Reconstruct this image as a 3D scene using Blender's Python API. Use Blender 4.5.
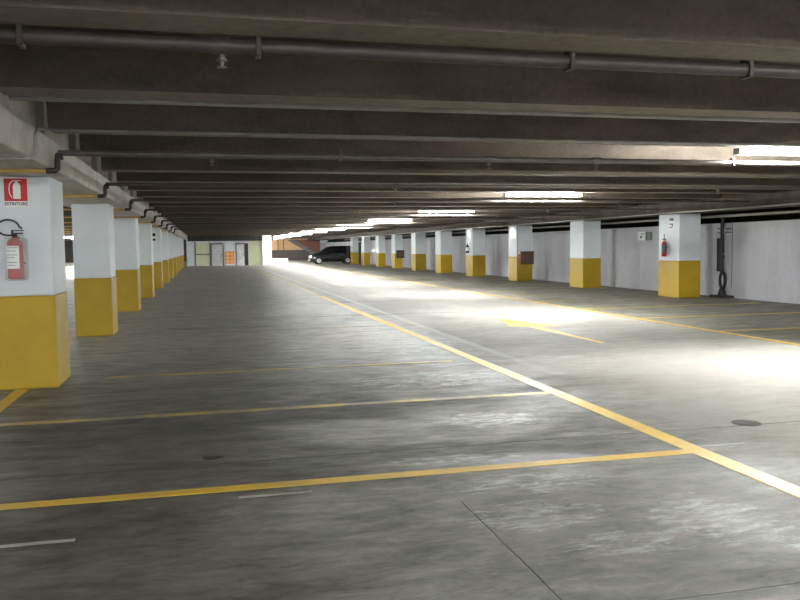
import bpy, bmesh, math, random
from mathutils import Vector, Matrix
random.seed(7)
SC = bpy.context.scene
for o in list(bpy.data.objects): bpy.data.objects.remove(o)
COL = SC.collection
PI = math.pi

# ------------------------------------------------------------------ camera
yw, pt, rl = .238, .067, -.012
cam_data = bpy.data.cameras.new('camera'); cam = bpy.data.objects.new('camera', cam_data); COL.objects.link(cam)
SC.camera = cam
cam_data.sensor_width = 36; cam_data.lens = 800.9 / 800 * 36; cam_data.clip_start = .05; cam_data.clip_end = 500
fwd = Vector((math.sin(yw) * math.cos(pt), math.cos(yw) * math.cos(pt), -math.sin(pt)))
right0 = Vector((math.cos(yw), -math.sin(yw), 0)); up0 = right0.cross(fwd)
right = right0 * math.cos(rl) + up0 * math.sin(rl)
up = up0 * math.cos(rl) - right0 * math.sin(rl)
M = Matrix((right, up, -fwd)).transposed().to_4x4(); M.translation = (0, 0, 1.6)
cam.matrix_world = M

# ------------------------------------------------------------------ world, exposure
w = bpy.data.worlds.new('world'); SC.world = w; w.use_nodes = True
w.node_tree.nodes['Background'].inputs[0].default_value = (.5, .55, .6, 1)
w.node_tree.nodes['Background'].inputs[1].default_value = .02
SC.view_settings.view_transform = 'Standard'; SC.view_settings.look = 'None'
SC.view_settings.gamma = 1; SC.view_settings.use_curve_mapping = False
SC.view_settings.exposure = 4.4
TUBE = 42.0          # strength of the fluorescent tubes
TUBE_LEFT = 42.0

# ------------------------------------------------------------------ helpers
def srgb(r, g, b):
    f = lambda c: (c / 255 / 12.92) if c / 255 <= .04045 else ((c / 255 + .055) / 1.055) ** 2.4
    return (f(r), f(g), f(b), 1)

class NT:
    def __init__(s, name):
        s.m = bpy.data.materials.new(name); s.m.use_nodes = True; s.t = s.m.node_tree
        s.b = s.t.nodes['Principled BSDF']
    def n(s, typ, **kw):
        x = s.t.nodes.new(typ)
        for k, v in kw.items():
            if k.startswith('_'): setattr(x, k[1:], v)
            else: x.inputs[k].default_value = v
        return x
    def l(s, a, b): s.t.links.new(a, b)
    def put(s, sock, v):
        if isinstance(v, (int, float)): sock.default_value = v
        elif isinstance(v, tuple): sock.default_value = v
        else: s.l(v, sock)
    def math(s, op, a, b=0.0, c=None, clamp=False):
        x = s.n('ShaderNodeMath', _operation=op, _use_clamp=clamp)
        s.put(x.inputs[0], a); s.put(x.inputs[1], b)
        if c is not None: s.put(x.inputs[2], c)
        return x.outputs[0]
    def ramp(s, v, lo, hi, a=0.0, b=1.0, smooth=True):
        x = s.n('ShaderNodeMapRange', _interpolation_type='SMOOTHSTEP' if smooth else 'LINEAR')
        s.put(x.inputs[0], v)
        for i, q in enumerate((lo, hi, a, b)): x.inputs[i + 1].default_value = q
        return x.outputs[0]
    def mix(s, f, a, b, mode='MIX'):
        x = s.n('ShaderNodeMix', _data_type='RGBA', _blend_type=mode)
        s.put(x.inputs[0], f); s.put(x.inputs[6], a); s.put(x.inputs[7], b)
        return x.outputs[2]
    def pos(s):
        return s.n('ShaderNodeNewGeometry').outputs['Position']
    def noise(s, vec, scale, detail=4, rough=.6, dist=0.0):
        x = s.n('ShaderNodeTexNoise', Scale=scale, Detail=detail, Roughness=rough, Distortion=dist)
        s.l(vec, x.inputs['Vector']); return x.outputs['Fac']
    def scaled(s, vec, sc, loc=(0, 0, 0)):
        x = s.n('ShaderNodeMapping'); x.inputs['Scale'].default_value = sc; x.inputs['Location'].default_value = loc
        s.l(vec, x.inputs['Vector']); return x.outputs[0]

def simple(name, col, rough=.5, metal=0.0, var=.0, scale=6, bump=0.0, emit=0.0, spec=.5, coat=0.0):
    t = NT(name); b = t.b
    b.inputs['Roughness'].default_value = rough; b.inputs['Metallic'].default_value = metal
    b.inputs['Specular IOR Level'].default_value = spec; b.inputs['Coat Weight'].default_value = coat
    if var or bump:
        nz = t.noise(t.pos(), scale, 5, .62)
    if var:
        dark = tuple(c * (1 - var) for c in col[:3]) + (1,); lite = tuple(min(1, c * (1 + var)) for c in col[:3]) + (1,)
        t.l(t.mix(t.ramp(nz, .3, .7), dark, lite), b.inputs['Base Color'])
    else: b.inputs['Base Color'].default_value = col
    if bump:
        bp = t.n('ShaderNodeBump', Strength=bump, Distance=.01); t.l(nz, bp.inputs['Height']); t.l(bp.outputs[0], b.inputs['Normal'])
    if emit:
        b.inputs['Emission Color'].default_value = col; b.inputs['Emission Strength'].default_value = emit
    return t.m

# ---- floor: worn power-floated concrete
def floor_material():
    t = NT('floor_concrete'); b = t.b
    P = t.pos(); sep = t.n('ShaderNodeSeparateXYZ'); t.l(P, sep.inputs[0]); X, Y = sep.outputs[0], sep.outputs[1]
    big = t.noise(P, .32, 5, .6, .6)
    mid = t.noise(t.scaled(P, (.7, 1.5, 1)), 1.1, 6, .65, .8)
    fine = t.noise(P, 14, 5, .7)
    wav = t.noise(t.scaled(P, (.5, 1, 1), (3, 7, 0)), .9, 5, .7, 1.2)
    v = t.math('ADD', t.math('MULTIPLY', big, .45), t.math('MULTIPLY', mid, .4)); v = t.math('ADD', v, t.math('MULTIPLY', fine, .15))
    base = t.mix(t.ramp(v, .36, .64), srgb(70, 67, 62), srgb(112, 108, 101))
    base = t.mix(t.math('MULTIPLY', t.ramp(Y, 7.0, 14), .66), base, srgb(182, 181, 175))  # lamp-lit brightness of the farther floor painted as a paler tone
    base = t.mix(t.math('MULTIPLY', t.math('MULTIPLY', t.ramp(X, -1.2, 1.4, 1, 0), t.ramp(Y, 4.5, 9, 1, 0)), .35), base, srgb(52, 47, 43))  # dim near-left corner, far from the lamps, darkened in the colour
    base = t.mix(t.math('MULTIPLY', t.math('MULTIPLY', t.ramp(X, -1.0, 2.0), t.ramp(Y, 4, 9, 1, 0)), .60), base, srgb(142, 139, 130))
    # swept driving aisle is paler, bays under the wall are browner with tyre dirt
    wob = t.math('MULTIPLY', t.math('SUBTRACT', big, .5), .9)
    Xw = t.math('ADD', X, wob)
    aisle = t.math('MULTIPLY', t.ramp(Xw, 3.2, 4.5), t.ramp(Xw, 8.6, 9.4, 1, 0))
    base = t.mix(t.math('MULTIPLY', aisle, .75), base, srgb(150, 146, 141))
    base = t.mix(t.math('MULTIPLY', t.ramp(X, -4.5, -2.8, 1, 0), .8), base, srgb(200, 198, 192))  # floor beyond the left pillars: lamp reflections painted in as pale colour
    rb = t.ramp(Xw, 8.7, 9.4)
    base = t.mix(t.math('MULTIPLY', rb, .55), base, srgb(80, 76, 64))
    mot = t.noise(t.scaled(P, (.8, 2.0, 1), (2, 9, 4)), 3.0, 12, .80, .35)
    base = t.mix(t.math('SUBTRACT', 1, t.math('MULTIPLY', aisle, .6)), base, t.mix(1.0, base, t.mix(t.ramp(mot, .38, .62, 0, 1, False), (.55, .55, .55, 1), (1.42, 1.42, 1.42, 1)), 'MULTIPLY'))
    # white scuffs and polished-floor lamp reflections painted as pale patches, ragged edges
    def blob(cx, cy, rx, ry):
        dx = t.math('MULTIPLY', t.math('SUBTRACT', X, cx), 1 / rx); dy = t.math('MULTIPLY', t.math('SUBTRACT', Y, cy), 1 / ry)
        d = t.math('ADD', t.math('MULTIPLY', dx, dx), t.math('MULTIPLY', dy, dy))
        return t.ramp(d, .1, 1.0, 1, 0)
    patches = None
    for a in [(1.85, 4.35, .55, .35), (2.1, 4.95, .6, .3), (2.85, 4.0, .45, .55), (2.2, 3.8, .5, .25), (1.75, 5.65, .7, .16), (2.5, 6.9, .6, .4), (3.3, 3.6, .5, .4),
              (2.6, 9.2, 1.2, .7), (2.9, 14, 1.6, 2.8), (2.4, 20, 1.6, 3)]:
        q = blob(a[0], a[1], a[2] * 1.3, a[3] * 1.3); patches = q if patches is None else t.math('MAXIMUM', patches, q)
    rag = t.noise(t.scaled(P, (1.0, 3.2, 1)), 5.0, 12, .84, .5)
    scuff_glint = t.math('MULTIPLY', t.ramp(t.math('ADD', t.math('MULTIPLY', patches, .20), rag), .655, .80), t.ramp(patches, 0, .35))
    pale_mottle = t.ramp(wav, .60, .72)
    base = t.mix(t.math('MULTIPLY', scuff_glint, .85), base, srgb(196, 195, 191))
    base = t.mix(t.math('MULTIPLY', pale_mottle, .30), base, srgb(150, 150, 147))
    # dark damp streaks
    base = t.mix(t.math('MULTIPLY', t.ramp(t.noise(t.scaled(P, (.35, 1.3, 1), (11, 2, 0)), .8, 7, .7, .7), .50, .66), t.math('SUBTRACT', .42, t.math('MULTIPLY', aisle, .25))), base, srgb(46, 44, 41))
    # old erased line beside the long yellow line
    er = t.math('MULTIPLY', t.ramp(t.math('ABSOLUTE', t.math('SUBTRACT', X, 4.18)), .05, .10, 1, 0), t.ramp(Y, 8, 14))
    er = t.math('MULTIPLY', er, t.ramp(rag, .3, .55))
    base = t.mix(t.math('MULTIPLY', er, .55), base, srgb(196, 196, 192))
    # saw-cut joints
    def joint(coord, c, other=None, lo=None, hi=None, wd=.006):
        wv = t.math('MULTIPLY', t.math('SUBTRACT', t.noise(P, 1.6, 3, .6), .5), .05)
        d = t.math('ABSOLUTE', t.math('SUBTRACT', t.math('ADD', coord, wv), c))
        j = t.ramp(d, wd * .5, wd * 1.6, 1, 0)
        if other is not None: j = t.math('MULTIPLY', j, t.math('MULTIPLY', t.math('GREATER_THAN', other, lo), t.math('LESS_THAN', other, hi)))
        return j
    js = joint(Y, 6.02, wd=.009)
    for q in (joint(Y, 3.12, X, 1.5, 9, .005), joint(X, 1.52, Y, 0, 4.7, .005), joint(Y, 18.4, X, -3, 9, .03), joint(Y, 11.9, None, 0, 0, .006)): js = t.math('MAXIMUM', js, q)
    base = t.mix(t.math('MULTIPLY', js, .8), base, srgb(45, 43, 40))
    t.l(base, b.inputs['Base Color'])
    r = t.ramp(t.math('ADD', t.math('MULTIPLY', wav, .6), t.math('MULTIPLY', mid, .4)), .38, .62, .70, .44)
    pol = t.math('MULTIPLY', t.ramp(Xw, 3.0, 4.2, 1, 0), t.ramp(Y, 7.5, 12))
    shiny = t.ramp(t.noise(t.scaled(P, (.5, 1.4, 1), (5, 1, 0)), 3.2, 9, .78, .5), .42, .60, .60, .36)
    r = t.math('ADD', t.math('MULTIPLY', r, t.math('SUBTRACT', 1, pol)), t.math('MULTIPLY', shiny, pol))
    r = t.math('ADD', r, t.math('MULTIPLY', aisle, .16), clamp=True)
    t.l(r, b.inputs['Roughness'])
    t.l(t.math('ADD', t.math('MULTIPLY', pol, .22), t.math('SUBTRACT', .26, t.math('MULTIPLY', aisle, .16))), b.inputs['Specular IOR Level'])
    bp = t.n('ShaderNodeBump', Strength=.35, Distance=.01)
    hgt = t.math('SUBTRACT', t.math('ADD', fine, t.math('MULTIPLY', rag, .8)), t.math('MULTIPLY', js, 2))
    t.l(hgt, bp.inputs['Height']); t.l(bp.outputs[0], b.inputs['Normal'])
    return t.m

def line_paint(name, col, wear, seed):
    t = NT(name); b = t.b; P = t.pos()
    n1 = t.noise(t.scaled(P, (1, 1, 1), (seed, seed * 2.3, 0)), 1.4, 6, .7, .5); n2 = t.noise(P, 40, 4, .7)
    f = t.ramp(t.math('ADD', t.math('MULTIPLY', n1, .7), t.math('MULTIPLY', n2, .3)), wear - .06, wear + .10)
    dirt = srgb(128, 124, 112)
    v = t.mix(t.ramp(t.noise(P, 3, 4), .35, .65), tuple(c * .85 for c in col[:3]) + (1,), col)
    t.l(t.mix(f, v, dirt), b.inputs['Base Color']); b.inputs['Roughness'].default_value = .5
    return t.m

def ceiling_material():
    t = NT('precast_concrete'); b = t.b; P = t.pos()
    n1 = t.noise(t.scaled(P, (.35, 1, 1)), 2.2, 5, .65); n2 = t.noise(P, 22, 5, .7)
    v = t.math('ADD', t.math('MULTIPLY', n1, .65), t.math('MULTIPLY', n2, .35))
    t.l(t.mix(t.ramp(v, .3, .7), srgb(72, 65, 58), srgb(107, 97, 87)), b.inputs['Base Color'])
    b.inputs['Roughness'].default_value = .75; b.inputs['Specular IOR Level'].default_value = .25
    bp = t.n('ShaderNodeBump', Strength=.3, Distance=.01); t.l(n2, bp.inputs['Height']); t.l(bp.outputs[0], b.inputs['Normal'])
    return t.m

def wall_material(name, c1, c2):
    t = NT(name); b = t.b; P = t.pos()
    n1 = t.noise(t.scaled(P, (1, .9, .12)), 1.1, 4, .6); n2 = t.noise(P, 9, 5, .7)
    v = t.math('ADD', t.math('MULTIPLY', n1, .7), t.math('MULTIPLY', n2, .3))
    t.l(t.mix(t.ramp(v, .35, .65), c1, c2), b.inputs['Base Color']); b.inputs['Roughness'].default_value = .65
    return t.m

MAT = dict(
    floor=floor_material(), ceil=ceiling_material(),
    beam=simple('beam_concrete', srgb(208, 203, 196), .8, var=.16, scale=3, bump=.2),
    wall=wall_material('wall_paint', srgb(180, 180, 188), srgb(200, 200, 208)),
    dark=simple('dark_concrete', srgb(62, 60, 58), .85, var=.2, scale=2),
    white=simple('pillar_white', srgb(222, 229, 235), .6, var=.03, scale=2.5, bump=.1),
    yellow=simple('pillar_yellow', srgb(180, 148, 22), .55, var=.07, scale=2.5, bump=.1),
    line=line_paint('line_yellow', srgb(226, 184, 56), .62, 3), line_worn=line_paint('line_yellow_worn', srgb(205, 176, 90), .50, 9),
    line_faint=line_paint('line_yellow_faint', srgb(170, 158, 110), .46, 5),
    arrow=line_paint('arrow_yellow', srgb(232, 178, 8), .72, 1), wline=line_paint('line_white', srgb(172, 170, 164), .50, 14),
    pipe=simple('painted_pipe', srgb(84, 78, 72), .45, var=.15, scale=8), dpipe=simple('dark_pipe', srgb(58, 48, 44), .5, var=.2, scale=8),
    conduit=simple('grey_conduit', srgb(150, 148, 142), .5, var=.1), ypipe=simple('yellow_pipe', srgb(196, 162, 92), .5, var=.08),
    brass=simple('sprinkler_brass', srgb(120, 110, 98), .45, .5), npipe=simple('brown_pipe', srgb(62, 54, 52), .5, var=.2, scale=8), rib=simple('rib_soffit_lit', srgb(130, 121, 110), .75, var=.15, scale=14, bump=.2),
    lampbody=simple('lamp_body', srgb(205, 205, 200), .45), tube=simple('tube_glow', (.98, 1.0, .965, 1), .5, emit=TUBE),
    red=simple('extinguisher_red', srgb(178, 28, 36), .35, coat=.3), signred=simple('sign_red', srgb(190, 24, 30), .45),
    signwhite=simple('sign_white', srgb(235, 236, 236), .5), black=simple('black_rubber', srgb(22, 22, 24), .55),
    grey=simple('grey_metal', srgb(120, 120, 120), .5, .3), ink=simple('ink', srgb(40, 42, 46), .6),
    iron=simple('cast_iron', srgb(66, 63, 58), .75, .0, var=.25, scale=30, bump=.4),
    hole=simple('dark_hole', srgb(28, 25, 22), .9, var=.3, scale=20),
    boxbrown=simple('box_brown', srgb(96, 78, 68), .6, var=.1), boxdark=simple('box_dark', srgb(58, 50, 44), .6),
    copper=simple('box_copper', srgb(176, 124, 92), .5),
    gloss_sign=simple('reflective_sign', srgb(240, 244, 246), .2), signgrey=simple('sign_grey', srgb(96, 99, 102), .5),
    car=simple('car_paint', srgb(26, 27, 32), .25, .3, coat=.8), carglass=simple('car_glass', srgb(14, 16, 20), .08, spec=.8),
    rim=simple('wheel_rim', srgb(190, 190, 192), .3, .8), headlamp=simple('headlamp_glass', srgb(225, 230, 235), .1, spec=.9),
    taillamp=simple('tail_lamp_red', srgb(150, 20, 20), .2), plate=simple('plate_white', srgb(225, 225, 225), .4),
    cream=simple('cream_panel', srgb(216, 218, 186), .6, var=.05), palewall=simple('pale_blue_white', srgb(222, 230, 234), .6, var=.03),
    steel=simple('door_steel', srgb(186, 186, 188), .4, .3, var=.12, scale=1.5), orange=simple('orange_board', srgb(226, 140, 62), .5),
    orangelite=simple('orange_light', srgb(246, 184, 110), .5), tan=simple('tan_plaster', srgb(222, 180, 132), .7, var=.06),
    brick=simple('brick_red_plaster', srgb(150, 104, 90), .8, var=.15), rampg=simple('ramp_grey', srgb(132, 128, 128), .8, var=.1),
    dado=simple('dado_grey', srgb(92, 82, 80), .8, var=.1), kerb=simple('kerb_white', srgb(226, 232, 236), .6),
)
# clear plastic sleeve
pl = NT('clear_sleeve'); pl.b.inputs['Base Color'].default_value = (.95, .95, .97, 1); pl.b.inputs['Alpha'].default_value = .2; pl.b.inputs['Roughness'].default_value = .2
MAT['sleeve'] = pl.m

class MB:
    def __init__(s): s.bm = bmesh.new()
    def box(s, x0, x1, y0, y1, z0, z1, bev=0.0, seg=2):
        r = bmesh.ops.create_cube(s.bm, size=1)
        vs = r['verts']
        for v in vs: v.co = Vector(((x0 + x1) / 2 + v.co.x * (x1 - x0), (y0 + y1) / 2 + v.co.y * (y1 - y0), (z0 + z1) / 2 + v.co.z * (z1 - z0)))
        if bev:
            es = list({e for v in vs for e in v.link_edges})
            bmesh.ops.bevel(s.bm, geom=es, offset=bev, segments=seg, affect='EDGES', profile=.5)
        return s
    def prism(s, pts, fn):            # fn(u, v, side) -> xyz; side 0 / 1
        a = [s.bm.verts.new(fn(u, v, 0)) for u, v in pts]; b = [s.bm.verts.new(fn(u, v, 1)) for u, v in pts]
        s.bm.faces.new(a); s.bm.faces.new(b[::-1])
        for i in range(len(a)): j = (i + 1) % len(a); s.bm.faces.new((a[j], a[i], b[i], b[j]))
        return s
    def lathe(s, prof, origin, axis='Z', n=24):   # prof: (radius, height)
        O = Vector(origin); rings = []
        for r, h in prof:
            ring = []
            for k in range(n):
                a = 2 * PI * k / n; u, v = r * math.cos(a), r * math.sin(a)
                c = {'Z': (u, v, h), 'Y': (u, h, v), 'X': (h, u, v)}[axis]
                ring.append(s.bm.verts.new(O + Vector(c)))
            rings.append(ring)
        for A, B in zip(rings, rings[1:]):
            for k in range(n): s.bm.faces.new((A[k], A[(k + 1) % n], B[(k + 1) % n], B[k]))
        s.bm.faces.new(rings[0][::-1]); s.bm.faces.new(rings[-1])
        return s
    def tube(s, pts, r, n=10, closed=False):
        P = [Vector(p) for p in pts]; rings = []
        prev = None
        for i, p in enumerate(P):
            if closed: d = (P[(i + 1) % len(P)] - P[i - 1]).normalized()
            else: d = (P[min(i + 1, len(P) - 1)] - P[max(i - 1, 0)]).normalized()
            if prev is None:
                a = Vector((0, 0, 1)) if abs(d.z) < .9 else Vector((1, 0, 0)); u = d.cross(a).normalized()
            else: u = (prev - d * prev.dot(d)).normalized()
            prev = u; v = d.cross(u)
            rings.append([s.bm.verts.new(p + (u * math.cos(2 * PI * k / n) + v * math.sin(2 * PI * k / n)) * r) for k in range(n)])
        prs = list(zip(rings, rings[1:])) + ([(rings[-1], rings[0])] if closed else [])
        for A, B in prs:
            for k in range(n): s.bm.faces.new((A[k], A[(k + 1) % n], B[(k + 1) % n], B[k]))
        if not closed: s.bm.faces.new(rings[0][::-1]); s.bm.faces.new(rings[-1])
        return s
    def build(s, name, mat, parent=None, smooth=False, label=None):
        bmesh.ops.recalc_face_normals(s.bm, faces=s.bm.faces)
        me = bpy.data.meshes.new(name); s.bm.to_mesh(me); s.bm.free()
        me.materials.append(MAT[mat] if isinstance(mat, str) else mat)
        if smooth:
            for p in me.polygons: p.use_smooth = True
            me.set_sharp_from_angle(angle=math.radians(38))
        o = bpy.data.objects.new(name, me); COL.objects.link(o)
        if parent is not None:
            o.parent = parent; o.location = -Vector(parent.location) if parent.type == 'EMPTY' and not parent.parent else Vector((0, 0, 0))
            # parts are modelled in world coordinates; parts of a turned thing are modelled locally (see local=True users)
        if label: o['label'] = label
        return o

def tag(o, label=None, cat=None, group=None, kind=None):
    if label: o['label'] = label
    if cat: o['category'] = cat
    if group: o['group'] = group
    if kind: o['kind'] = kind
    return o
def thing(name, label, cat, loc, group=None):
    o = bpy.data.objects.new(name, None); COL.objects.link(o); o.location = loc; o.empty_display_size = .2
    return tag(o, label, cat, group)
def struct(name, mb, mat, smooth=False): return tag(mb.build(name, mat, smooth=smooth), kind='structure')
def copy_tree(o, loc, label=None):
    c = o.copy(); COL.objects.link(c); c.location = loc
    if label: c['label'] = label
    for ch in list(o.children):
        d = ch.copy(); COL.objects.link(d); d.parent = c
        for g in list(ch.children):
            e = g.copy(); COL.objects.link(e); e.parent = d
    return c
ORD = ['first', 'second', 'third', 'fourth', 'fifth', 'sixth', 'seventh', 'eighth', 'ninth', 'tenth', 'eleventh', 'twelfth', 'thirteenth', 'fourteenth']

# ------------------------------------------------------------------ shell
XW = 14.75; ZS = 2.76; ZD = 3.14; YE = 105.0
S0, SP = 4.2, 2.05
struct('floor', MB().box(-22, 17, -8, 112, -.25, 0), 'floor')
m = MB().box(-22, 17, -8, 112, ZD, ZD + .2)
k = -6
while S0 + SP * k < 111:
    y = S0 + SP * k
    for xa, xb in ((-21.8, -2.6), (-1.42, 13.15), (14.05, 16.8)):
        m.prism([(y, ZS), (y + .34, ZS), (y + .42, ZD), (y - .08, ZD)], lambda u, v, sd, xa=xa, xb=xb: (xa if sd == 0 else xb, u, v))
    k += 1
ceil_o = struct('ceiling', m, 'ceil')
ceil_o.data.materials.append(MAT['rib'])  # rib undersides paler: light bounced off the floor put into the colour
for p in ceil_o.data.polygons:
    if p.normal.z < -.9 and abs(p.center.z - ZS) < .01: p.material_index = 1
# precast beams on the pillars, side notched under every rib
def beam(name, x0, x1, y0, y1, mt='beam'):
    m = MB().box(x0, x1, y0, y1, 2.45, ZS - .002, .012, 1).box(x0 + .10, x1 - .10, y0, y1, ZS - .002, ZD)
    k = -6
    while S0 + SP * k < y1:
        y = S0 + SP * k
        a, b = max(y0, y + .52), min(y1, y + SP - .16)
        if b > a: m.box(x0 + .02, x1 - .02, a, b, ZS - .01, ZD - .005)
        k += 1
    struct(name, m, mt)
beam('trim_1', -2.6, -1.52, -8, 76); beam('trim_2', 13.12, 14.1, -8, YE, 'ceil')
tag(MB().box(13.08, 13.12, -8, 76, 2.44, 2.475).build('cable_tray', 'conduit'), 'pale thin cable tray along the bottom edge of the right beam', 'cable tray')
m = MB().box(XW, XW + .2, -8, YE, 0, 2.16)
m.box(XW - .012, XW, -8, YE, 2.06, 2.16)
for y in [6 + 2.4 * i for i in range(41)]: m.box(XW - .004, XW, y, y + .02, 0, 2.06)
struct('wall_right', m, 'wall')
struct('wall_right_outer', MB().box(16.8, 17, -8, 112, 0, ZD), 'dark')
struct('wall_left', MB().box(-22, -21.8, -8, 112, 0, ZD), 'wall')
struct('wall_front', MB().box(-22, 17, -8.2, -8, 0, ZD), 'wall')
struct('wall_back', MB().box(-22, -1.6, 110, 110.2, 0, ZD), 'dark')
YF = 76.0
struct('wall_back_lobby', MB().box(-1.5, 4.0, YF, YF + .3, 0, ZD), 'palewall')
struct('trim_3', MB().box(-1.5, 6.3, YF - .5, YF - .3, 2.28, ZD), 'dark')
struct('wall_lobby_side', MB().box(-1.6, -1.5, YF - .6, 110, 0, ZD), 'palewall')
struct('wall_back_cream', MB().box(4.0, 5.2, YF - .05, YF + .3, 0, ZD), 'cream')
struct('trim_4', MB().box(5.2, 6.05, YF - .6, YF + .4, 0, ZD), 'palewall')
struct('wall_ramp_side', MB().box(5.9, 6.05, YF + .4, YE, 0, ZD), 'wall')
struct('wall_back_ramp', MB().box(5.9, XW, YE, YE + .2, 0, ZD), 'tan')
struct('baseboard_back', MB().box(6.05, XW, YE - .12, YE, 0, 1.28), 'dado')
struct('wall_brick', MB().prism([(10.8, 2.6), (14.7, 2.6), (14.7, .9), (13.3, .9)], lambda u, v, s: (u, YE - .3 + .28 * s, v)), 'brick')
struct('trim_5', MB().prism([(10.3, 2.62), (11.2, 2.62), (14.7, .6), (14.7, .2), (13.9, .5)], lambda u, v, s: (u, YE - .9 + .5 * s, v)), 'rampg')
struct('trim_6', MB().box(6.1, 7.6, YF + .2, YF + .5, 0, .58, .01), 'kerb')
for i, x in enumerate((9.2, 9.9)): struct('trim_%d' % (7 + i), MB().box(x, x + .09, YE - .3, YE - .2, 1.28, 2.7), 'dado')

# dark service door in the right wall, far end
m = MB().box(XW - .06, XW - .005, 76.6, 80.0, 0, 2.05)
struct('door_3', m, 'dark')

# lobby doors on the back wall
def lobby_door(n, x0, x1, dark_gap):
    d = thing('door_%d' % n, None, None, ((x0 + x1) / 2, YF, 0)); d['kind'] = 'structure'
    MB().box(x0, x1, YF - .06, YF - .01, .02, 1.98, .01).build('door_panel', 'steel', d)
    m = MB().box(x0 - .07, x0, YF - .09, YF, 0, 2.06).box(x1, x1 + .07, YF - .09, YF, 0, 2.06).box(x0 - .07, x1 + .07, YF - .09, YF, 1.98, 2.08)
    m.build('door_frame', 'boxdark', d)
    MB().box(x1 - .16, x1 - .10, YF - .14, YF - .06, .96, 1.1, .01).build('door_handle', 'black', d)
lobby_door(1, .62, 1.62, 1); lobby_door(2, 2.86, 3.58, 1)
struct('trim_9', MB().box(3.66, 3.94, YF - .04, YF, 0, 2.05), 'dark')
# cream gate with push bar at left end of the back wall
d = thing('door_4', None, None, (-.2, YF, 0)); d['kind'] = 'structure'
MB().box(-.78, .42, YF - .06, YF - .01, .02, 2.1, .01).build('door_panel', 'cream', d)
MB().box(-.9, -.8, YF - .12, YF, 0, 2.2).box(.44, .52, YF - .12, YF, 0, 2.2).build('door_frame', 'grey', d)
MB().box(-.78, .42, YF - .14, YF - .08, 1.02, 1.12, .01).build('push_bar', 'grey', d)
# orange framed board between the lobby doors
t = thing('notice_board', 'orange board in a white frame between the two steel doors at the far end', 'board', (2.24, YF - .2, .1))
MB().box(1.74, 2.74, YF - .1, YF - .03, .03, 1.38, .01).build('frame', 'signwhite', t)
MB().box(1.82, 2.66, YF - .13, YF - .1, .18, 1.30).build('panel', 'orange', t)
m = MB()
for i in range(2):
    for j in range(3): m.box(1.90 + i * .38, 2.20 + i * .38, YF - .145, YF - .13, .26 + j * .34, .50 + j * .34, .01)
m.build('inset_squares', 'orangelite', t)

# ------------------------------------------------------------------ pillars
def pillar(x, y, w_, d_, label, group):
    t = thing('concrete_pillar', label, 'pillar', (x + w_ / 2, y + d_ / 2, 0), group)
    key = 'shaft%.2f' % d_
    if key not in PROTO:
        m = MB().box(-w_ / 2 + .006, w_ / 2 - .006, -d_ / 2 + .006, d_ / 2 - .006, 1.08, 2.448, .018, 2); a = m.build('shaft', 'white')
        m = MB().box(-w_ / 2, w_ / 2, -d_ / 2, d_ / 2, 0, 1.08, .018, 2); b = m.build('painted_base', 'yellow')
        PROTO[key] = a, b
    else:
        a, b = PROTO[key][0].copy(), PROTO[key][1].copy(); COL.objects.link(a); COL.objects.link(b)
    t.scale.x = w_ / .71 if w_ < .6 else 1
    a.parent = t; b.parent = t; b['label'] = 'yellow painted lower part'; a['label'] = 'white painted upper part'
    return t
PROTO = {}
LEFTY = [9.95, 15.72, 21.7, 27.6, 33.6, 39.6, 45.4, 51.3, 57.2, 63.1, 69.0]
for i, y in enumerate(LEFTY):
    lab = ['white and yellow pillar nearest the camera, fire extinguisher hung on its face',
           'white and yellow pillar of the left row, just behind the extinguisher pillar'][i] if i < 2 else 'white and yellow pillar, %s from the front in the left row' % ORD[i]
    if i == 10: lab = 'farthest white and yellow pillar of the left row, beside the cream door'
    pillar(-2.355, y, .655, .86, lab, 'pillars of the left row')
RIGHTY = [20.67, 26.74, 33.03, 39.13, 44.88, 50.59, 56.39, 62.06, 68.0, 73.55]
special = {0: 'white and yellow pillar of the right row nearest the camera, extinguisher on its side', 1: 'white and yellow pillar of the right row with nothing hung on it, after the nearest',
           2: 'white and yellow pillar of the right row carrying a brown box and white sign', 3: 'white and yellow pillar of the right row with round device and sign on its side',
           6: 'white and yellow pillar of the right row with the small dark box', 9: 'farthest white and yellow pillar of the right row, in front of the black van tail'}
for i, y in enumerate(RIGHTY):
    pillar(13.35, y, .71 if i < 6 else .56, 1.1, special.get(i, 'white and yellow pillar, %s from the front in the right row' % ORD[i]), 'pillars of the right row')

# ------------------------------------------------------------------ painted lines
def strip(name, x0, x1, y0, y1, mat, label, cat='road marking', group=None, h=.003):
    m = MB()
    n = max(1, int(max(x1 - x0, y1 - y0) / 1.5))
    m.box(x0, x1, y0, y1, .0, h)
    o = m.build(name, mat); return tag(o, label, cat, group)
strip('painted_line', 3.57, 3.73, 2.0, 26, 'line', 'long yellow line running from the right foreground to the far end')
strip('painted_line', 3.59, 3.71, 26, 70, 'line_worn', 'worn far stretch of the long middle yellow line')
strip('painted_line', 8.87, 8.99, 4, 70, 'line', 'long thin yellow line edging the bays by the right wall')
strip('painted_line', -2.16, -2.02, 3.5, 9.93, 'line', 'short yellow line meeting the foot of the extinguisher pillar')
BAYL = [(5.37, -4, 3.57, 'line', 'yellow bay line nearest the camera, across the left foreground'),
        (7.96, -4, 3.57, 'line_worn', 'yellow bay line ending at pillar foot, second from the camera on the left'),
        (10.56, -1.25, 3.3, 'line_worn', 'worn yellow bay line just behind the extinguisher pillar'),
        (13.15, -1.4, 1.0, 'line_faint', 'faint short yellow bay line before the second left pillar'),
        (15.75, -1.5, 3.5, 'line_faint', 'faint yellow bay line level with the second left pillar')]
for y, a, b, mt, lab in BAYL: strip('bay_line', a, b, y - .06, y + .06, mt, lab, 'road marking', 'bay lines of the left side')
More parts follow.
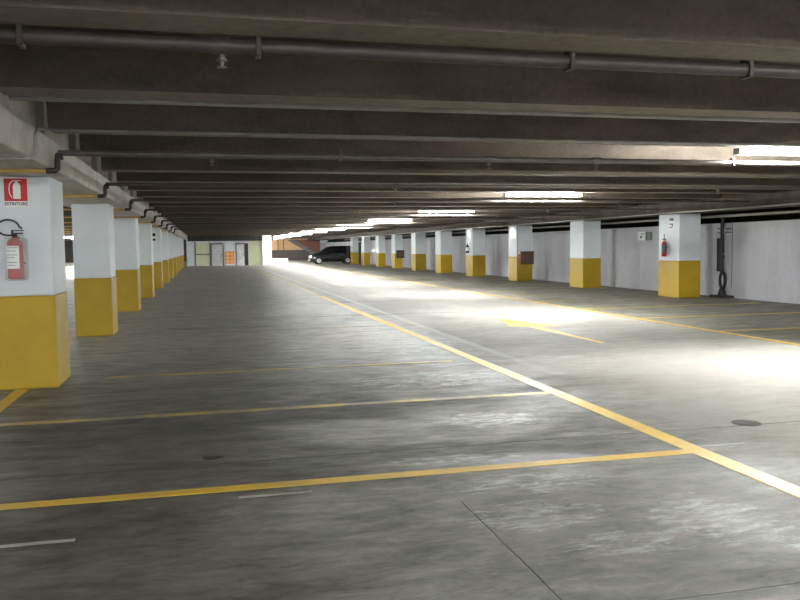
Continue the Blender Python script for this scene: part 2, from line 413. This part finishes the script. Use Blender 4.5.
for i in range(12):
    y = 12.62 + 2.75 * i
    strip('bay_line', 8.99, 14.1, y - .05, y + .05, 'line' if i < 3 else 'line_worn',
          'yellow bay line, %s from the right frame edge along the right wall' % ORD[i] if i else 'brightest yellow bay line by the right wall, nearest the camera', 'road marking', 'bay lines along the right wall')
# arrow, pointing away down the aisle
m = MB(); ax = 6.2
m.prism([(ax - .06 + .12, 11.75), (ax - .02 + .12, 14.6), (ax + .50, 14.45), (ax - .02, 16.4), (ax - .42, 14.75), (ax - .12, 14.62), (ax - .04, 11.75)][:3] +
        [(ax + .52, 14.45), (ax + .0, 16.4), (ax - .40, 14.75), (ax - .10, 14.62), (ax - .0, 11.75)], lambda u, v, s: (u, v, .003 * s))
tag(m.build('floor_arrow', 'arrow'), 'bright yellow arrow painted in the driving aisle pointing away', 'road marking')
strip('paint_mark', .17, .64, 5.14, 5.17, 'wline', 'short thin white paint mark just in front of the nearest bay line')
strip('paint_mark', -1.3, -.74, 4.62, 4.66, 'wline', 'thin white paint mark at the left edge of the foreground floor')
strip('paint_mark', 3.73, 4.15, 5.47, 5.49, 'wline', 'thin white paint mark right of the long yellow line end')
strip('paint_mark', 1.6, 3.5, 8.99, 9.03, 'wline', 'long thin white paint mark between second and third left bay lines')

# drain cover and broken hole
t = thing('drain_cover', 'round iron drain cover in the pale driving aisle', 'drain cover', (4.62, 6.09, 0))
MB().lathe([(.125, 0), (.125, .003), (.12, .006), (.108, .006), (.108, .004)], (4.62, 6.09, 0), n=32).build('rim', 'iron', t)
m = MB()
for k in range(5): 
    yy = 6.0 + k * .045; hw = math.sqrt(max(0, .105 ** 2 - (yy - 6.09) ** 2)); m.box(4.62 - hw, 4.62 + hw, yy - .012, yy + .012, .004, .008)
m.build('grate_bars', 'iron', t)
m = MB(); pts = []
for k in range(22):
    a = 2 * PI * k / 22; r = 1 + .22 * math.sin(3 * a + 1) + .12 * random.random(); pts.append((.01 + .075 * r * math.cos(a), 6.22 + .045 * r * math.sin(a)))
m.prism(pts, lambda u, v, s: (u, v, .003 * s))
tag(m.build('floor_drain', 'hole'), 'small dark broken drain hole in the left foreground floor', 'drain')

# ------------------------------------------------------------------ ceiling pipes
def pipe_run(y, z, r, mat, label, sprx, yellow=True, xend=13.1, clamps=()):
    t = thing('sprinkler_pipe', label, 'pipe', (0, y, z), 'pipes under the ceiling')
    x0 = -1.44
    if yellow:
        MB().tube([(x0 - .0, y, z), (xend, y, z)], r, 12).build('main_run', mat, t, True)
        MB().tube([(x0 + .04, y, z), (x0 - .0, y, z - .02), (x0 - .01, y, z - .08), (x0 - .01, y, 2.44), (x0 - .03, y, 2.42), (x0 - .12, y, 2.415)], max(r, .03), 10).build('drop', 'dpipe', t, True)
        MB().tube([(x0 - .12, y, 2.415), (-9, y, 2.415)], .022, 10).build('yellow_run', 'ypipe', t, True)
        MB().tube([(x0 + .01, y, z - .02), (x0 + .01, y, z - .07)], max(r, .03) + .012, 10).build('elbow_collar', 'dpipe', t, True)
    else:
        MB().tube([(x0 + .02, y, z), (xend, y, z)], r, 12).build('main_run', mat, t, True)
    for x in sprx:
        h = MB().lathe([(.016, 0), (.016, -.03), (.03, -.035), (.03, -.045), (.010, -.05), (.008, -.075), (.028, -.078), (.028, -.082)], (x, y, z - r + .004), n=12).build('sprinkler_head', 'brass', t, True)
        MB().tube([(x - .05, y, z), (x + .05, y, z)], r + .012, 12).build('coupling', mat, t, True)
    for x in clamps:
        MB().box(x - .015, x + .015, y - r - .01, y + r + .01, z - r - .012, z + r + .03, .004, 1).build('clamp', 'dpipe', t)
pipe_run(4.60, 2.715, .042, 'npipe', 'thick brown-grey pipe nearest the camera crossing the whole ceiling', [.12], False, clamps=(.32, 3.45, -.9, 2.2))
pipe_run(6.74, 2.77, .022, 'conduit', 'thin pale pipe behind the thick nearest ceiling pipe', [], False)
pipe_run(8.92, 2.60, .030, 'pipe', 'grey sprinkler pipe just below and before the nearest lamp', [.1, 3.25, 4.62], True, clamps=(1.5, 6.5))
pipe_run(13.02, 2.60, .028, 'pipe', 'sprinkler pipe crossing the ceiling between first and second lamps', [3.1, 9.2], True)
for j, y in enumerate((17.3, 21.4, 25.5, 29.6, 33.7, 37.8, 41.9)):
    pipe_run(y, 2.60, .026, 'pipe', ['sprinkler pipe crossing the ceiling right behind the second lamp', 'sprinkler pipe crossing the ceiling between second and third lamps',
             'sprinkler pipe crossing right behind the third lamp', 'sprinkler pipe crossing between third and fourth lamps', 'sprinkler pipe crossing right behind the fourth lamp',
             'sprinkler pipe crossing between fourth and fifth lamps', 'sprinkler pipe crossing right behind the fifth lamp'][j], [4.1, 9.6] if j < 3 else [], True)
# grey conduit round the beam edge and along a rib
t = thing('cable_conduit', 'thin grey conduit bending round the white beam at upper left', 'conduit', (-1.46, 8.18, 2.72))
MB().tube([(12, 8.2, 2.735), (-1.30, 8.2, 2.735), (-1.40, 8.17, 2.735), (-1.46, 8.0, 2.72), (-1.47, 7.95, 2.66)], .013, 8).build('upper_run', 'conduit', t, True)
MB().tube([(-1.47, 7.95, 2.66), (-1.47, 7.9, 2.47), (-1.50, 7.88, 2.435), (-1.6, 7.88, 2.43), (-9, 7.88, 2.43)], .016, 8).build('lower_run', 'conduit', t, True)
# long pipe above the right wall
tag(MB().tube([(14.4, 2, 2.35), (14.4, 84, 2.35)], .04, 10).build('service_pipe', 'conduit', None, True), 'long grey pipe in the dark gap above the right wall', 'pipe')

# ------------------------------------------------------------------ lamps
def lamp(x0, y, L, label, z=2.735, group='ceiling lamps over the driving aisle'):
    t = thing('ceiling_lamp', label, 'lamp', (x0, y, z), group)
    if 'lamp' not in PROTO:
        a = MB().box(0, 1, -.05, .05, -.006, .03, .004, 1).build('housing', 'lampbody')
        tb = []
        for s in (-1, 1):
            tb.append(MB().tube([(.02, s * .036, -.028), (.98, s * .036, -.028)], .014, 10).build('tube', 'tube', None, True))
        e = [MB().box(u, u + .015, -.06, .06, -.05, .03, .003, 1).build('end_cap', 'lampbody') for u in (0, .985)]
        PROTO['lamp'] = [a] + tb + e
        parts = PROTO['lamp']
    else:
        parts = [q.copy() for q in PROTO['lamp']]
        for q in parts: COL.objects.link(q)
    for q in parts: q.parent = t; q.scale = (L, 1, 1)
    return t
LY = [8.78 + 8.2 * i for i in range(12)]
for i, y in enumerate(LY):
    x0, L = (6.45, 1.9) if i == 0 else ((6.55, 1.88) if i == 1 else (6.75, 1.9))
    lamp(x0, y, L, ['twin tube ceiling lamp cut by the right frame edge, nearest in view'][0] if i == 0 else 'twin tube ceiling lamp, %s from the camera over the driving aisle' % ORD[i])
for q, (x, y) in enumerate(((6.4, .58), (6.4, -5.6), (1.0, -5.6), (-2.2, -5.6), (-5.4, -5.6))): lamp(x, y, 1.9, 'added unseen twin tube fill lamp behind the camera, %s from the right' % ORD[q], group='added fill lamps behind the camera')  # extra fixtures put in to brighten the pillar faces
for i in range(-1, 13):
    lamp(-12.4, 8.78 + 8.2 * i, 1.9, 'glaring twin tube ceiling lamp seen in the slit left of the second pillar' if i == 8 else 'twin tube ceiling lamp, %s from the camera end over the aisle beyond the left pillars' % ORD[i + 1], group='ceiling lamps beyond the left pillars')

# ------------------------------------------------------------------ fire extinguisher and sign on the nearest pillar
FY = 9.95
t = thing('extinguisher_sign', 'red and white extinguisher sign at the top of the nearest pillar', 'sign', (-2.065, FY, 2.27))
MB().box(-2.20, -1.94, FY - .006, FY - .001, 2.095, 2.45 - .02).build('plate', 'signwhite', t)
MB().box(-2.192, -1.948, FY - .009, FY - .006, 2.165, 2.422).build('red_field', 'signred', t)
m = MB(); cx = -2.06
m.prism([(cx - .038, 2.19), (cx + .042, 2.19), (cx + .042, 2.34), (cx + .03, 2.365), (cx + .012, 2.375), (cx + .012, 2.39), (cx - .01, 2.39), (cx - .01, 2.375), (cx - .028, 2.365), (cx - .038, 2.34)],
        lambda u, v, s: (u, FY - .009 - .003 * s, v))
m.tube([(cx, FY - .011, 2.392), (cx - .04, FY - .011, 2.395), (cx - .07, FY - .011, 2.36), (cx - .08, FY - .011, 2.30), (cx - .072, FY - .011, 2.24), (cx - .05, FY - .011, 2.205)], .005, 8)
m.box(cx - .005, cx + .05, FY - .013, FY - .009, 2.39, 2.40)
m.build('pictogram', 'signwhite', t)
def text(s, size, loc, mat, parent, rot=(PI / 2, 0, 0), name='lettering'):
    c = bpy.data.curves.new(name, 'FONT'); c.body = s; c.size = size; c.align_x = 'CENTER'; c.align_y = 'CENTER'; c.extrude = .0008; c.offset = .0012
    c.materials.append(MAT[mat]); o = bpy.data.objects.new(name, c); COL.objects.link(o); bpy.context.view_layer.update(); me = bpy.data.meshes.new_from_object(o); bpy.data.objects.remove(o); o = bpy.data.objects.new(name, me); COL.objects.link(o); o.parent = parent
    o.location = Vector(loc) - Vector(parent.location); o.rotation_euler = rot; return o
text('ESTINTORE', .047, (-2.07, FY - .008, 2.132), 'ink', t)

t = thing('fire_extinguisher', 'red fire extinguisher in clear sleeve hung on the nearest pillar', 'fire extinguisher', (-2.09, FY, 1.28))
ex, ey = -2.085, FY - .10
MB().lathe([(.06, 1.28), (.08, 1.285), (.085, 1.30), (.085, 1.66), (.078, 1.70), (.055, 1.73), (.028, 1.745), (.026, 1.76)], (ex, ey, 0), n=28).build('cylinder', 'red', t, True)
lb = MB()
n = 14; A = [lb.bm.verts.new((ex + .087 * math.sin(a), ey - .087 * math.cos(a), z)) for z in (1.40, 1.655) for a in [(-1.25 + 1.95 * k / n) for k in range(n + 1)]]
for k in range(n): lb.bm.faces.new((A[k], A[k + 1], A[n + 2 + k], A[n + 1 + k]))
lab = lb.build('instruction_label', 'signwhite', t, True)
m = MB()
for z, a0, a1 in ((1.635, -1.1, .5), (1.60, -1.1, .3), (1.555, -1.1, .45), (1.525, -1.1, .1), (1.47, -.9, .4), (1.435, -1.0, .2)):
    pts = [(ex + .0885 * math.sin(a0 + (a1 - a0) * k / 8), ey - .0885 * math.cos(a0 + (a1 - a0) * k / 8), z) for k in range(9)]
    m.tube(pts, .0035, 6)
o = m.build('printed_lines', 'ink'); o.parent = lab
m = MB().lathe([(.03, 1.755), (.03, 1.79), (.02, 1.80)], (ex, ey, 0), n=16); m.box(ex - .03, ex + .09, ey - .014, ey + .014, 1.79, 1.803).box(ex - .02, ex + .10, ey - .012, ey + .012, 1.825, 1.835).box(ex - .03, ex - .01, ey - .012, ey + .012, 1.80, 1.835)
m.build('valve', 'black', t)
pts = [(ex - .02, ey - .02, 1.78)]
for k in range(0, 25):
    a = -PI * .35 - (2 * PI * .80) * k / 24
    pts.append((ex - .055 + .115 * math.cos(a), ey - .03, 1.862 + .088 * math.sin(a)))
pts.append((ex + .09, ey - .03, 1.85))
MB().tube(pts, .0105, 8).build('hose', 'black', t, True)
MB().box(ex - .03, ex + .03, ey + .07, FY, 1.70, 1.76, .004, 1).box(ex - .09, ex + .09, ey + .07, FY - .002, 1.45, 1.47).build('wall_bracket', 'grey', t)
MB().box(ex - .10, ex + .125, ey - .11, FY - .004, 1.265, 1.75, .035, 3).build('clear_sleeve', 'sleeve', t, True)
# tiny grey hook + wire on the pillar
# ------------------------------------------------------------------ right-hand pillars' equipment
RX = 13.356
t = thing('fire_extinguisher', 'small dark red fire extinguisher on the side of nearest right pillar', 'fire extinguisher', (RX, 21.3, 1.2))
cxx = RX - .10
MB().lathe([(.06, 1.2), (.075, 1.22), (.075, 1.58), (.06, 1.63), (.02, 1.66), (.02, 1.70)], (cxx, 21.3, 0), n=20).build('cylinder', 'red', t, True)
MB().lathe([(.0765, 1.32), (.0765, 1.56)], (cxx, 21.3, 0), n=20).build('instruction_label', 'signgrey', t, True)
MB().box(cxx - .03, cxx + .03, 21.24, 21.36, 1.70, 1.73, .005).tube([(cxx, 21.3, 1.70), (cxx, 21.30, 1.87)], .012, 8).build('valve', 'black', t)
MB().tube([(cxx, 21.24, 1.70), (cxx - .02, 21.15, 1.68), (cxx - .02, 21.17, 1.5), (cxx - .02, 21.2, 1.35)], .011, 8).build('hose', 'black', t, True)
MB().box(cxx + .06, RX + .0, 21.27, 21.33, 1.45, 1.5).build('wall_bracket', 'grey', t)
t = thing('extinguisher_sign', 'white reflective sign high on the side of nearest right pillar', 'sign', (RX, 21.1, 2.1))
MB().box(RX - .008, RX - .001, 20.94, 21.26, 1.98, 2.22).build('plate', 'gloss_sign', t)
m = MB().box(RX - .011, RX - .008, 21.0, 21.2, 2.14, 2.17).box(RX - .011, RX - .008, 21.0, 21.06, 2.08, 2.14).box(RX - .011, RX - .008, 21.02, 21.18, 2.04, 2.07)
m.build('symbol', 'signgrey', t)
MB().box(RX - .008, RX - .001, 20.98, 21.18, 2.25, 2.33).build('number_plate', 'signgrey', t)
# pair of signs on the right wall
t = thing('wall_sign', 'bright white sign on the right wall, left of the grey one', 'sign', (XW, 25.1, 1.85))
MB().box(XW - .01, XW - .005, 24.9, 25.35, 1.70, 2.0).build('plate', 'gloss_sign', t)
MB().box(XW - .013, XW - .01, 25.05, 25.2, 1.78, 1.86).box(XW - .013, XW - .01, 24.97, 25.1, 1.9, 1.94).build('symbol', 'signgrey', t)
t = thing('wall_sign', 'grey square sign on the right wall beside a bright white sign', 'sign', (XW, 24.6, 1.85))
MB().box(XW - .01, XW - .005, 24.42, 24.84, 1.70, 1.98).build('plate', 'signgrey', t)
MB().box(XW - .013, XW - .01, 24.46, 24.52, 1.72, 1.96).box(XW - .013, XW - .01, 24.74, 24.8, 1.72, 1.96).build('symbol', 'ink', t)
# black downpipe with hose and base
t = thing('drain_downpipe', 'black downpipe with a looped hose standing against the right wall', 'downpipe', (XW - .12, 20.35, 0))
px, py = XW - .185, 20.38
MB().tube([(px, py, .74), (px, py, 2.43)], .055, 14).build('pipe', 'black', t, True)
MB().tube([(px - .01, py + .06, .76), (px - .01, py + .06, 1.72)], .105, 16).build('sleeve', 'black', t, True)
for z in (2.0, 1.88): MB().box(px - .02, XW - .01, py - .16, py + .22, z - .015, z + .015).build('pipe_clamp', 'grey', t)
pts = [(px, py - .04 + .12 * math.cos(2 * PI * k / 20), .50 + .24 * math.sin(2 * PI * k / 20)) for k in range(20)]
MB().tube(pts, .045, 10, closed=True).build('looped_hose', 'black', t, True)
MB().lathe([(.13, 0), (.12, .05), (.10, .12), (.075, .2)], (px, py - .02, .05), n=16).build('foot', 'black', t, True)
MB().box(px - .16, XW - .01, py - .34, py + .34, 0, .07, .01).build('plinth', 'boxdark', t)
MB().tube([(XW - .03, py - .24, .3), (XW - .03, py - .24, 2.2)], .012, 6).tube([(px - .03, py - .12, 1.05), (px - .03, py - .16, 1.2), (px - .03, py - .08, 1.3)], .018, 6).build('side_cable', 'grey', t)
# brown box on third right pillar, white sign on its side
y3 = RIGHTY[2]
t = thing('electric_box', 'brown electric box on the front of third right pillar', 'electric box', (13.6, y3, .73))
MB().box(13.50, 14.06, y3 - .16, y3 - .003, .74, 1.26, .01).build('body', 'boxbrown', t)
MB().box(13.47, 14.08, y3 - .18, y3 - .003, 1.26, 1.31, .005).build('top_cover', 'boxdark', t)
MB().box(13.36, 13.49, y3 - .08, y3 - .003, .88, 1.2, .01).build('side_panel', 'copper', t)
MB().box(13.66, 13.68, y3 - .168, y3 - .16, .78, 1.22).box(13.86, 13.88, y3 - .168, y3 - .16, .78, 1.22).build('door_edges', 'boxdark', t)
tag(MB().box(RX - .01, RX - .001, y3 + .25, y3 + .75, 1.85, 2.3).build('wall_sign', 'gloss_sign'), 'bright sign on the side of the right pillar with brown box', 'sign')
tag(MB().tube([(13.33, y3 - .02, 0.0), (13.33, y3 - .02, 2.44)], .018, 8).build('cable_conduit', 'grey'), 'thin grey conduit up the corner of the brown box pillar', 'conduit')
y4 = RIGHTY[3]
tag(MB().box(RX - .01, RX - .001, y4 + .3, y4 + .7, 1.75, 2.35).build('wall_sign', 'gloss_sign'), 'tall bright sign on the side of fourth right pillar', 'sign')
t = thing('fire_extinguisher', 'dark extinguisher with white band on the side of fourth right pillar', 'fire extinguisher', (RX, y4 + .5, 1.2))
MB().lathe([(.06, 1.2), (.085, 1.22), (.085, 1.56), (.03, 1.64), (.02, 1.7)], (RX - .11, y4 + .5, 0), n=16).build('cylinder', 'boxdark', t, True)
MB().lathe([(.087, 1.32), (.087, 1.5)], (RX - .11, y4 + .5, 0), n=16).build('instruction_label', 'signwhite', t, True)
MB().box(RX - .03, RX - .001, y4 + .47, y4 + .53, 1.4, 1.5).build('wall_bracket', 'grey', t)
y7 = RIGHTY[6]
t = thing('electric_box', 'small dark electric box on a far right pillar', 'electric box', (13.7, y7, .75))
MB().box(13.45, 14.0, y7 - .16, y7 - .003, .75, 1.32, .01).build('body', 'boxdark', t)
MB().box(13.55, 13.9, y7 - .17, y7 - .16, .85, 1.2).build('door', 'boxbrown', t)
t = thing('wall_sign', 'small dark blue sign on the fifth left pillar face', 'sign', (-1.9, LEFTY[4], 2.0))
MB().box(-2.1, -1.86, LEFTY[4] - .01, LEFTY[4] - .002, 1.9, 2.3).build('plate', 'signwhite', t)
MB().box(-2.06, -1.9, LEFTY[4] - .014, LEFTY[4] - .01, 2.12, 2.24).box(-2.06, -1.9, LEFTY[4] - .014, LEFTY[4] - .01, 1.94, 2.02).build('symbol', 'ink', t)

# ------------------------------------------------------------------ black van
VX, VY = 9.6, 75.0      # front bumper, near side
LEN, WID, HT = 4.35, 1.78, 1.72
t = thing('van', 'black van parked side-on at the far end beside the right pillar row', 'car', (VX + 2.2, VY + WID / 2, 0))
# stations: x, bottom z, belt z, top z, half-width at belt, half-width at top
ST = [(0, .34, .52, .66, .70, .62), (.06, .26, .60, .80, .80, .70), (.25, .22, .70, .93, .86, .76), (.6, .22, .78, 1.02, .885, .78), (.95, .22, .86, 1.10, .89, .78), (1.15, .22, .92, 1.20, .89, .76),
      (1.45, .22, .96, 1.42, .89, .74), (1.80, .22, .98, 1.62, .89, .72), (2.2, .22, .99, 1.70, .89, .72), (3.2, .22, 1.0, HT, .89, .73), (4.0, .22, 1.0, 1.70, .89, .73), (4.25, .26, .98, 1.64, .87, .72), (4.35, .36, .9, 1.45, .80, .70)]
m = MB(); rings = []
cy = VY + WID / 2
for x, zb, zk, zt, hb, ht in ST:
    pr = [(hb * .92, zb), (hb, zb + .12), (hb * 1.0, (zb + zk) / 2), (hb, zk), (ht + (hb - ht) * .3, zk + (zt - zk) * .75), (ht, zt - .05), (ht * .8, zt)]
    ring = [(VX + x, cy - y, z) for y, z in pr] + [(VX + x, cy + y, z) for y, z in reversed(pr)]
    rings.append([m.bm.verts.new(c) for c in ring])
N = len(rings[0])
for A, B in zip(rings, rings[1:]):
    for k in range(N): m.bm.faces.new((A[k], A[(k + 1) % N], B[(k + 1) % N], B[k]))
m.bm.faces.new(rings[0][::-1]); m.bm.faces.new(rings[-1])
m.build('body', 'car', t, True)
def at_side(x, z, off, near=-1):
    # near/far side surface of the van at height z
    for a, b in zip(ST, ST[1:]):
        if a[0] <= x <= b[0]:
            f = (x - a[0]) / (b[0] - a[0]); q = [a[i] + (b[i] - a[i]) * f for i in range(6)]; break
    zb, zk, zt, hb, ht = q[1:]
    h75 = zk + (zt - zk) * .75; w75 = ht + (hb - ht) * .3
    if z <= zk: wv = hb
    elif z <= h75: wv = hb + (w75 - hb) * (z - zk) / (h75 - zk)
    else: wv = w75 + (ht - w75) * min(1, (z - h75) / (zt - .05 - h75))
    return (VX + x, cy + near * (wv + off), z)
for near in (-1, 1):
    for nm, poly in (('side_window', [(1.32, 1.04), (2.18, 1.04), (2.18, 1.52), (1.80, 1.50)]), ('side_window', [(2.28, 1.04), (3.12, 1.04), (3.12, 1.54), (2.28, 1.53)]), ('side_window', [(3.22, 1.04), (4.05, 1.04), (4.0, 1.52), (3.22, 1.54)])):
        MB().prism(poly, lambda u, v, s, near=near: at_side(u, v, .004 + .006 * s, near)).build(nm, 'carglass', t)
    m = MB()
    for x in (2.23, 3.17): m.prism([(x - .006, .45), (x + .006, .45), (x + .006, 1.5), (x - .006, 1.5)], lambda u, v, s, near=near: at_side(u, v, .002 + .003 * s, near))
    m.build('door_seams', 'black', t)
    for x in (2.05, 3.0): 
        a = at_side(x, .93, 0, near); MB().box(a[0] - .09, a[0] + .09, a[1] - .02, a[1] + .02, .92, .95, .006, 1).build('door_handle', 'black', t)
    a = at_side(1.5, 1.1, 0, near); MB().box(a[0] - .07, a[0] + .07, a[1] + near * .02 - .08, a[1] + near * .02 + .08, 1.05, 1.2, .03, 2).build('side_mirror', 'car', t)
    for x in (.82, 3.55):
        yy = cy + near * (.885 - .10)
        wv = [MB().lathe([(.20, -.10), (.31, -.10), (.325, -.07), (.325, .07), (.31, .10), (.20, .10)], (VX + x, yy, .325), 'Y', 32).build('wheel', 'black', t, True)]
        o = MB().lathe([(.20, .101), (.21, .112), (.19, .115), (.06, .10), (.05, .115), (.0501, .116)] if near > 0 else [(.20, -.101), (.21, -.112), (.19, -.115), (.06, -.10), (.05, -.115), (.0501, -.116)], (VX + x, yy, .325), 'Y', 32).build('rim', 'rim', None, True)
        o.parent = wv[0]
        ar = MB()
        pts = [(.40 * math.cos(PI * k / 14), .40 * math.sin(PI * k / 14)) for k in range(15)] 
        ar.tube([(VX + x + u, cy + near * .885, .30 + v) for u, v in pts], .03, 8).build('wheel_arch', 'black', t, True)
    y0 = cy + near * .60
    MB().box(VX + .04, VX + .30, y0 - .16 + near * .04, y0 + .16 + near * .04, .62, .80, .04, 3).build('headlight', 'headlamp', t, True)
    MB().box(VX + 4.24, VX + 4.33, cy + near * .74 - .07, cy + near * .74 + .07, .85, 1.25, .02, 2).build('tail_light', 'taillamp', t, True)
MB().prism([(-.62, 0), (.62, 0), (.56, 1), (-.56, 1)], lambda u, v, s: (VX + 1.17 + .62 * v - .012 - .01 * s, cy + u, 1.225 + .395 * v + .012)).build('windshield', 'carglass', t)
MB().box(VX - .015, VX + .05, cy - .45, cy + .45, .42, .60, .02, 2).build('grille', 'black', t)
MB().box(VX - .03, VX - .012, cy - .26, cy + .26, .40, .50, .003, 1).build('number_plate', 'plate', t)
MB().box(VX + .02, VX + .5, cy - .80, cy + .80, .20, .33, .05, 3).build('front_bumper', 'black', t)
